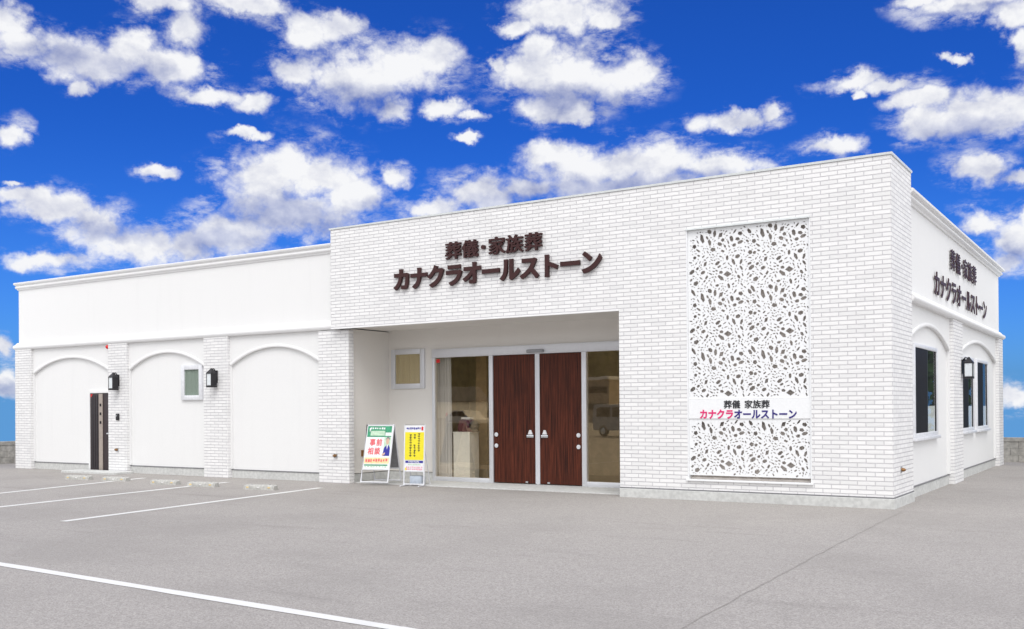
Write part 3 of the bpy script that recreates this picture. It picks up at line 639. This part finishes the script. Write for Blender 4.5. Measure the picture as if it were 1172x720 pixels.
def perforated(x0, x1, z0, z1, xo, ztop, yb):
    """2-D filled curve with real holes, extruded to sheet-metal thickness"""
    cv = bpy.data.curves.new('p', 'CURVE'); cv.dimensions = '2D'; cv.fill_mode = 'BOTH'; cv.extrude = .004
    def poly(pts):
        s = cv.splines.new('POLY'); s.points.add(len(pts)-1); s.use_cyclic_u = True
        for p, q in zip(s.points, pts): p.co = (q[0], q[1], 0, 1)
    poly([(x0, z0), (x1, z0), (x1, z1), (x0, z1)])
    k = 1.056/672; rnd = random.Random(3)
    shapes = []
    for (hx, hy, L, W, a) in HOLES:
        n = rnd.choice((4, 5, 5, 6)); ph = rnd.uniform(0, 1); sh = []
        for i in range(n):
            t = 2*math.pi*(i+ph)/n; j = rnd.uniform(.90, 1.12)
            e = 1.08
            u, v = L/2*math.cos(t)*e*j*1.12, W/2*math.sin(t)*e*j*1.12
            c, s = math.cos(R(a)), math.sin(R(a)); sh.append((hx+u*c-v*s, hy+u*s+v*c))
        shapes.append(sh)
    shapes = separate(shapes)
    for r in range(-1, 4):
        for c in range(-1, 3):
            for sh in shapes:
                pts = [(xo+(px+c*672)*k, ztop-(py+r*642)*k) for px, py in sh]
                if min(p[0] for p in pts) > x0+.012 and max(p[0] for p in pts) < x1-.012 and min(p[1] for p in pts) > z0+.012 and max(p[1] for p in pts) < z1-.012: poly(pts)
    to = bpy.data.objects.new('p', cv); me = bpy.data.meshes.new_from_object(to)
    for v in me.vertices: v.co = (v.co.x, yb+v.co.z, v.co.y)
    me.materials.clear(); me.materials.append(M['screen'])
    bpy.data.objects.remove(to); bpy.data.curves.remove(cv)
    return me
SC = tag(empty('perforated_screen', (0, 0, 0)), 'tall white metal screen cut with leaf-like holes, set into the brick wall', 'screen')
YS = .035; XM = (SX0+SX1)/2
for (z0, z1, zt) in ((1.735, 4.64, 4.605), (.43, 1.395, 1.40)):
    for (x0, x1) in ((SX0+.018, SX1-.018),):
        me = perforated(x0, x1, z0, z1, SX0-.022, zt, YS); me.name = 'screen_panel'
        link(bpy.data.objects.new('screen_panel', me), SC)
b = MB(); b.box(SX0+.001, SX1-.001, .145, .262, SZ0+.001, SZ1-.001); b.build('recess_lining', M['cavity'], SC)
b = MB(); b.box(SX0+.001, SX0+.016, -.006, .144, SZ0+.001, SZ1-.03); b.box(SX1-.016, SX1-.001, -.006, .144, SZ0+.001, SZ1-.03); b.build('screen_frame', M['screen'], SC)
b = MB(); b.box(SX0+.001, SX1-.001, -.03, .144, SZ1-.029, SZ1-.001); b.build('head_flashing', M['cap'], SC)
b = MB(); b.box(SX0+.017, SX1-.017, .09, .144, SZ0+.018, SZ0+.05); b.build('recess_ledge', M['cavity'], SC)
b = MB(); b.box(SX0-.02, SX1+.02, -.035, .144, SZ0-.014, SZ0+.016, .004); b.build('sill', M['screen'], SC)
MB().box(SX0+.017, SX1-.017, YS-.02, YS+.006, 1.398, 1.732, .003).build('sign_band', M['screen'], SC)
fb = lambda u, v, w: (u, YS-.023-w, v)
sb = [o for o in SC.children if o.name.startswith('sign_band')][0]
glyphs('葬儀', -2.735, 1.572, .145, .145, fb, .004, M['black_ink'], sb, .0125, bold=.012, name='lettering')
glyphs('家族葬', -2.375, 1.572, .145, .145, fb, .004, M['black_ink'], sb, .0125, bold=.012, name='lettering')
glyphs('カナクラ', -3.17, 1.398, .153, .168, fb, .004, M['pink'], sb, .04, wsc=1.0, name='lettering')
glyphs('オールストーン', -3.17+.612, 1.398, .153, .168, fb, .004, M['navy'], sb, .035, wsc=1.0, name='lettering')

# ================================================================== wall lanterns
def lantern(loc, rz, label):
    t = tag(empty('wall_lantern', loc, rz), label, 'lamp', 'black wall lanterns')
    MB().box(-.06, .06, -.02, 0, -.14, .16, .006).build('back_plate', M['dark'], t)
    b = MB(); b.tube([(0, -.01, .13), (0, -.07, .20), (0, -.125, .185)], .014, 8); b.build('arm', M['dark'], t)
    b = MB(); b.lathe([(.02, .21), (.035, .185), (.125, .10), (.130, .08), (.02, .08)], (0, -.14, 0), 4, 'z')
    bmesh.ops.rotate(b.bm, verts=b.bm.verts, cent=(0, -.14, 0), matrix=Matrix.Rotation(R(45), 3, 'Z')); b.build('cap', M['dark'], t)
    MB().box(-.080, .080, -.220, -.060, -.20, .079, .008).build('lamp_glass', M['lamp_glass'], t)
    f = MB()
    for x in (-.086, .072):
        for y in (-.227, -.067): f.box(x, x+.015, y, y+.015, -.225, .078)
    f.box(-.09, .09, -.231, -.049, -.245, -.202, .005); f.build('frame', M['dark'], t)
    f = MB(); f.box(.0805, .086, -.215, -.066, -.2, .078); f.build('shade_panel', M['dark'], t)
lantern((-19.17, YP-.001, 2.38), 0, 'black lantern with a pale glass on the brick pillar beside the service door')
lantern((-15.46, YP-.001, 2.39), 0, 'black lantern with a pale glass on the brick pillar right of the small curtained window')
lantern((XW+.071, 6.72, 2.40), R(90), 'black lantern on the pillar of the right-hand side wall, in front of its windows')

# ================================================================== wheel stops
def wheel_stop():
    t = empty('wheel_stop')
    body = MB(); n = 9; hw = .09; rows = []
    prof = [(-.095, 0), (-.085, .07), (-.06, .10), (.06, .10), (.085, .07), (.095, 0)]
    for i in range(13):
        x = -.37+.74*i/12; k = 1 if 0 < i < 12 else .82
        rows.append([body.bm.verts.new((x, y*k+random.uniform(-.004, .004), z*k+(random.uniform(-.006, .004) if z else 0))) for y, z in prof])
    for p, q in zip(rows, rows[1:]):
        for j in range(5): body.bm.faces.new((p[j], q[j], q[j+1], p[j+1]))
    body.bm.faces.new(rows[0]); body.bm.faces.new(rows[-1][::-1])
    body.build('block', M['stop'], t)
    for x in (-.26, .0, .26): MB().box(x-.028, x+.028, -.098, -.082, .035, .06, .003).build('reflector', M['reflector'] if x else M['paint'], t)
    for x in (-.22, .22): MB().lathe([(.022, 0), (.022, .006)], (x, 0, .098), 10).build('anchor_bolt', M['drip'], t)
    return t
ws0 = wheel_stop(); first = True
for (x, y, r, lab) in ((-17.84, -1.86, 8, 'pale concrete wheel stop in front of the dark service door'), (-16.60, -1.76, 8, 'pale concrete wheel stop on the end of the leftmost painted line'),
        (-14.71, -1.90, 8, 'pale concrete wheel stop below the small curtained window, clear of any painted line'), (-13.44, -1.95, 8, 'pale concrete wheel stop lying across the middle painted line'), (-11.76, -1.92, 8, 'pale concrete wheel stop nearest the porch, alone beside the longest visible painted line')):
    if first: o = ws0; first = False
    else:
        o = ws0.copy(); col.objects.link(o)
        for ch in ws0.children: c = ch.copy(); col.objects.link(c); c.parent = o
    o.location = (x, y, 0); o.rotation_euler = (0, 0, R(r)+random.uniform(-.03, .03)); tag(o, lab, 'wheel stop', 'concrete wheel stops in the parking bays')

# ================================================================== sign boards in the porch
def board(name, label, loc, rz, w, h, lean, spread, art, back=True):
    """A-frame: two panels hinged at the top, each with a tubular frame and legs; art(P, y) lays the print on the front"""
    t = tag(empty(name, loc, rz), label, 'sign board', 'sign boards by the porch')
    def panel(sgn, m, nm):
        rot = Matrix.Translation((0, sgn*.012, h)) @ Matrix.Rotation(sgn*lean, 4, 'X') @ Matrix.Translation((0, 0, -h))
        return rot
    out = []
    for sgn in ((-1, 1) if back else (-1,)):
        rot = panel(-sgn if False else sgn, None, None)
        # frame
        f = MB(); r = .017
        f.tube([(-w/2, 0, .02), (-w/2, 0, h), (w/2, 0, h), (w/2, 0, .02)], r, 8); f.tube([(-w/2, 0, .035), (w/2, 0, .035)], r*.9, 8); f.tube([(-w/2, 0, h*.24), (w/2, 0, h*.24)], r*.9, 8)
        bmesh.ops.transform(f.bm, matrix=rot, verts=f.bm.verts); f.build('frame', M['alu_white'], t, smooth=True)
        p = MB(); p.box(-w/2+.012, w/2-.012, -.006, .006, h*.245, h-.012); bmesh.ops.transform(p.bm, matrix=rot, verts=p.bm.verts)
        pan = p.build('front_panel' if sgn < 0 else 'back_panel', M['white'] if sgn < 0 else M['board_back'], t)
        if sgn < 0: front, frot = pan, rot
    def patch(nm, m, u0, u1, v0, v1, lift=.0015):
        """rectangle of print in panel fractions (u from the left, v from the top)"""
        W, H = w-.024, h*.755-.012; q = MB()
        q.box(-w/2+.012+u0*W, -w/2+.012+u1*W, -.006-lift-.001, -.006-lift, h-.012-v1*H, h-.012-v0*H); bmesh.ops.transform(q.bm, matrix=frot, verts=q.bm.verts)
        return q.build(nm, m, front)
    def text(s, m, u, v, cw, chh, step=(0, 0), offs=.02, lift=.004):
        W, H = w-.024, h*.755-.012
        for i, ch in enumerate(s):
            uu, vv = u+step[0]*i, v+step[1]*i
            glyphs(ch, -w/2+.012+uu*W, h-.012-(vv)*H-chh, cw, chh, lambda a, b_, c_: (frot @ Vector((a, -.006-lift-c_, b_)))[:], .002, m, front, offs, name='lettering', bold=.014)
    def shape(nm, m, poly, lift=.003):
        W, H = w-.024, h*.755-.012; q = MB()
        q.prism([(-w/2+.012+a*W, h-.012-c*H) for a, c in poly], lambda a, c, d_: (a, d_, c), -.006-lift-.001, -.006-lift); bmesh.ops.transform(q.bm, matrix=frot, verts=q.bm.verts)
        return q.build(nm, m, front)
    art(patch, text, shape)
    return t
def strokes(patch, m, u0, u1, v0, v1, n, rows=1, seed=1):
    """print too small to read: uneven ink marks"""
    rnd = random.Random(seed)
    dv = (v1-v0)/rows
    for r in range(rows):
        u = u0; du = (u1-u0)/n
        for i in range(n):
            patch('small_print', m, u+.12*du, u+du*rnd.uniform(.6, .92), v0+r*dv+dv*rnd.uniform(.05, .25), v0+r*dv+dv*rnd.uniform(.7, .95), .0035); u += du
def art_green(patch, text, shape):
    patch('green_print', M['green'], .03, .97, .02, .27); patch('pale_banner', M['pale_green'], .16, .72, .13, .24, .003)
    strokes(patch, M['white'], .20, .74, .045, .105, 6, 1, 3)
    shape('white_swash', M['white'], [(.10, .075), (.16, .05), (.20, .06), (.16, .10), (.12, .16)])
    patch('white_label', M['white'], .74, .97, .17, .245, .003); patch('green_print', M['pale_green'], .72, .97, .27, .70)
    for s, u, v in (('事', .16, .30), ('前', .42, .30), ('相', .12, .50), ('談', .38, .50)): text(s, M['red_soft'], u, v, .135, .16, offs=.012)
    shape('portrait', M['skin'], [(.80, .30), (.86, .28), (.91, .31), (.92, .38), (.89, .44), (.83, .44), (.79, .38)])
    shape('portrait', M['board_back'], [(.79, .30), (.85, .255), (.93, .29), (.93, .35), (.90, .31), (.84, .30), (.80, .335)], .0045)
    shape('portrait', M['blue'], [(.70, .70), (.74, .52), (.83, .45), (.90, .45), (.97, .52), (.97, .70)])
    shape('portrait', M['white'], [(.83, .45), (.89, .45), (.86, .56)], .0045); shape('portrait', M['skin'], [(.68, .66), (.80, .62), (.80, .66), (.70, .71)], .0045)
    patch('orange_band', M['orange'], .02, .98, .74, .875); strokes(patch, M['red_soft'], .06, .94, .76, .85, 9, 1, 5)
    patch('green_line', M['green'], .04, .94, .895, .925); strokes(patch, M['pale_green'], .04, .94, .93, .965, 8, 1, 8)
def art_yellow(patch, text, shape):
    strokes(patch, M['blue'], .06, .94, .035, .10, 9, 1, 2); patch('small_print', M['red'], .86, .95, .03, .11, .005)
    patch('yellow_print', M['yellow'], .0, 1.0, .15, .76)
    for u, v0, v1, n in ((.24, .19, .70, 9), (.46, .19, .70, 9), (.68, .17, .58, 8)):
        rnd = random.Random(int(u*100))
        for i in range(n):
            a = v0+(v1-v0)*i/n; q = (v1-v0)/n
            if u > .4 and u < .5 and i in (2, 3): continue
            patch('column_print', M['black_ink'], u+rnd.uniform(-.01, .01), u+.10+rnd.uniform(-.01, .02), a+q*.12, a+q*.45, .003)
            patch('column_print', M['black_ink'], u+.02+rnd.uniform(0, .03), u+.085, a+q*.50, a+q*rnd.uniform(.7, .95), .003)
    patch('blue_band', M['blue'], .04, .97, .775, .825); strokes(patch, M['white'], .20, .78, .783, .818, 8, 1, 4)
    strokes(patch, M['pale_green'], .18, .85, .845, .875, 8, 1, 6); strokes(patch, M['rose'], .08, .97, .90, .985, 9, 2, 7)
    patch('yellow_print', M['yellow'], .03, .11, .93, .985, .006)
board('sign_board', 'white A-frame board with green heading and large red characters in the porch', (-10.42, .22, .0), R(14), .62, 1.27, R(15), 0, art_green)
yb_ = board('sign_board', 'narrow sign stand with a bright yellow poster in the porch', (-9.56, .30, .0), R(12), .46, 1.27, R(3.5), 0, art_yellow, back=False)
for x in (-.21, .21): fb_ = MB(); fb_.tube([(x, -.30, .014), (x, .30, .014)], .014, 8); fb_.tube([(x, .26, .02), (x, .02, .75)], .010, 8); fb_.build('foot', M['alu_white'], yb_, smooth=True)
w_ = MB().box(-.14, .14, -.02, .20, .028, .21, .03, 3).build('water_weight', M['weight'], yb_, smooth=True)
# ================================================================== inside the left side light
cb = MB(); prev = None
for i in range(61):
    x = -10.10+.40*i/60; y = 1.80+.035*math.sin(i*.62)+.012*math.sin(i*1.7); k = .30*math.sin(min(1, max(0, (i/60)))*1.4)
    cur = ((x, y, .05), (x-.04*0, y, 1.2), (x-.02, y, 2.95))
    if prev: cb.quad(prev[0], cur[0], cur[1], prev[1]); cb.quad(prev[1], cur[1], cur[2], prev[2])
    prev = cur
tag(cb.build('drape', M['curtain'], smooth=True), 'white floor-length curtain hanging behind the left entrance glass', 'curtain')
pd = tag(empty('pedestal', (-9.44, 1.96, .022)), 'tall cream cabinet standing behind the left entrance glass', 'cabinet')
MB().box(-.22, .22, -.18, .18, .03, 1.04, .006).build('carcass', M['cream'], pd); MB().box(-.23, .23, -.19, .19, 1.041, 1.066, .004).build('top', M['cream'], pd); MB().box(-.20, .20, -.16, .16, 0, .03).build('kick_board', M['drip'], pd)
fl = tag(empty('draped_tray', (-9.40, 1.96, 1.089)), 'maroon cloth bundle with dark ornaments resting on the cream cabinet', 'ornament')
b = MB(); b.lathe([(.30, 0), (.34, .05), (.33, .15), (.28, .24), (.20, .27), (.02, .27)], (0, 0, 0), 20)
for v in b.bm.verts: v.co.x *= .72; v.co.y *= .5; v.co.z += .02*mnoise.noise(v.co*9)
b.build('cloth', M['maroon'], fl, smooth=True)
b = MB(); b.lathe([(.05, 0), (.11, .06), (.12, .14), (.05, .22), (.01, .23)], (.22, -.06, .02), 14); b.lathe([(.05, 0), (.07, .05), (.02, .13)], (.30, -.12, .0), 12); b.build('urn', M['dark'], fl, smooth=True)
b = MB(); b.box(-.12, .12, -.09, .09, .265, .32, .02); b.build('paper_box', M['white'], fl, smooth=True)

# ================================================================== low boundary walls
def low_wall(x0, x1, y0, y1, label):
    t = tag(empty('low_wall', (x0, y0, 0)), label, 'wall'); dx, dy = x1-x0, y1-y0
    b = MB(); L = max(dx, dy); n = int(L/.4)
    for i in range(n):
        for k in range(3):
            off = .2*(k % 2); a, c = i*.4+off+.004, min(i*.4+.4+off, L)-.004
            if c <= a: continue
            z0, z1 = k*.19+.002, k*.19+.188; j = random.uniform(-.003, .003)
            if dx > dy: b.box(a, c, j, dy+j, z0, z1)
            else: b.box(j, dx+j, a, c, z0, z1)
    b.build('blockwork', M['old_concrete'], t)
    MB().box(-.02, dx+.02, -.02, dy+.02, .57, .685, .01).build('coping', M['old_concrete'], t)
low_wall(-26.60, -26.45, -5.5, 15.0, 'low weathered concrete block wall beyond the left end of the building')
low_wall(-5.0, 42.0, 15.0, 15.15, 'low weathered concrete block wall behind the right end of the building')

# ================================================================== across the road: what the entrance glass mirrors
def hill():
    b = MB(); nx, ny = 60, 16; rows = []
    for j in range(ny+1):
        row = []
        for i in range(nx+1):
            x = -260+340*i/nx; y = -136-70*j/ny; s = min(1, j/7)
            z = s*(9+11*mnoise.fractal(Vector((x*.02, y*.02, 0)), 1, 2, 4))+s*1.2*mnoise.fractal(Vector((x*.2, y*.2, 3)), 1, 2, 4)+s*8
            row.append(b.bm.verts.new((x, y, max(-.2, z) if j else -.2)))
        rows.append(row)
    for p, q in zip(rows, rows[1:]):
        for i in range(nx): b.bm.faces.new((p[i], q[i], q[i+1], p[i+1]))
    return tag(b.build('hillside', grain('wooded_slope', (.075, .07, .03), .35, .9, .8, 1.0, blotch=.6), smooth=True), kind='structure')
hill()
def house(loc, rz, w, d, h, rise, wall_m, roof_m, label):
    t = tag(empty('house', loc, rz), label, 'house')
    b = MB(); b.prism([(-w/2, 0), (w/2, 0), (w/2, h), (0, h+rise), (-w/2, h)], fr, -d/2, d/2); b.build('wall', wall_m, t)
    s = rise/(w/2); r = MB()
    for k in (-1, 1): r.prism([(0, h+rise+.01), (k*(w/2+.5), h-.5*s+.01), (k*(w/2+.5), h-.5*s+.22), (0, h+rise+.22)], fr, -d/2-.5, d/2+.5)
    r.build('roof', roof_m, t)
    for k in (-1, 1):
        wb = MB().box(k*w/4-.7, k*w/4+.7, d/2, d/2+.05, 1, 2.3).build('window', M['dark_glass'], t)
house((-101, -124, 0), R(30), 8, 10, 3.0, 2.2, M['cream'], grain('slate_roof', (.10, .10, .11), .1, 5, 0, .8), 'white gabled house across the road, mirrored in the left entrance glass')
bt = tag(empty('apartment_block', (-48, -82, 0), R(28)), 'pale banded building across the road, mirrored in the right entrance glass', 'building')
MB().box(-5, 5, -4, 4, 0, 4.6).build('wall', grain('beige_wall', (.50, .40, .28), .05, 3, 0, .9), bt)
for z in (1.4, 3.2): MB().box(-4.6, 4.6, 4, 4.05, z, z+.7).build('window_band', M['dark_glass'], bt)
MB().box(-5.2, 5.2, -4.2, 4.2, 4.6, 4.9).build('roof', M['cream'], bt)
def vehicle(name, loc, rz, prof, w, m, label, cat, wheels, glass):
    t = tag(empty(name, loc, rz), label, cat)
    b = MB(); b.prism(prof, fr, -w/2, w/2); es = [e for e in b.bm.edges]; bmesh.ops.bevel(b.bm, geom=es, offset=.05, segments=2, affect='EDGES'); b.build('body', m, t, smooth=True)
    for g_ in glass:
        q = MB(); q.prism(g_, fr, -w/2-.006, w/2+.006); q.build('window', M['dark_glass'], t)
    for x in wheels:
        for y in (-w/2+.08, w/2-.08):
            wh = MB().lathe([(.12, -.1), (.30, -.1), (.32, -.06), (.32, .06), (.30, .1), (.12, .1)], (x, y, .32), 20, 'y').build('wheel', M['dark'], t, smooth=True)
            MB().lathe([(.04, -.108), (.18, -.104), (.18, .104), (.04, .108)], (x, y, .32), 14, 'y').build('rim', M['chrome'], wh)
    for y in (-w/2+.12, w/2-.12):
        MB().box(prof[0][0]-.012, prof[0][0]+.05, y-.07, y+.07, .85, 1.25, .01).build('tail_light', M['red'], t)
vehicle('parked_van', (-20.4, -30.0, 0), R(18), [(-2.3, .35), (2.3, .35), (2.35, .85), (1.9, 1.05), (1.2, 1.75), (-2.2, 1.80), (-2.32, 1.0)], 1.7, grain('grey_car_paint', (.42, .43, .45), .02, 10, 0, .3, .3), 'grey van parked out on the lot, mirrored in the right entrance glass', 'van', (-1.45, 1.5),
        [[(-2.0, 1.1), (-.9, 1.1), (-.9, 1.62), (-1.95, 1.62)], [(-.75, 1.1), (.4, 1.1), (.4, 1.62), (-.75, 1.62)], [(.5, 1.1), (1.6, 1.1), (1.1, 1.62), (.5, 1.62)]])
vehicle('parked_car', (-45.5, -50.0, 0), R(20), [(-2.1, .3), (2.1, .3), (2.15, .7), (1.3, .9), (.7, 1.42), (-1.1, 1.45), (-1.9, .95), (-2.15, .85)], 1.7, grain('white_car_paint', (.78, .78, .78), .02, 10, 0, .3), 'white car parked by the far houses, mirrored in the left entrance glass', 'car', (-1.3, 1.35),
        [[(-1.5, .95), (-.3, .95), (-.3, 1.36), (-1.05, 1.36)], [(-.2, .95), (1.05, .95), (.6, 1.34), (-.2, 1.36)]])
# hedge that the windows on the right-hand side mirror
hb = MB(); rnd = random.Random(5)
for i in range(2600):
    c = Vector((rnd.uniform(.78, 14), rnd.uniform(14.3, 14.85), 3.3*math.sqrt(rnd.random()))); n = Vector((rnd.gauss(0, 1), rnd.gauss(0, 1), rnd.gauss(0, 1))).normalized()
    a = n.orthogonal().normalized()*rnd.uniform(.08, .22); e = n.cross(a); hb.quad(c+a, c+e, c-a, c-e)
tag(hb.build('hedge', grain('hedge_leaf', (.06, .13, .04), .35, 3, 0, .8)), kind='stuff')
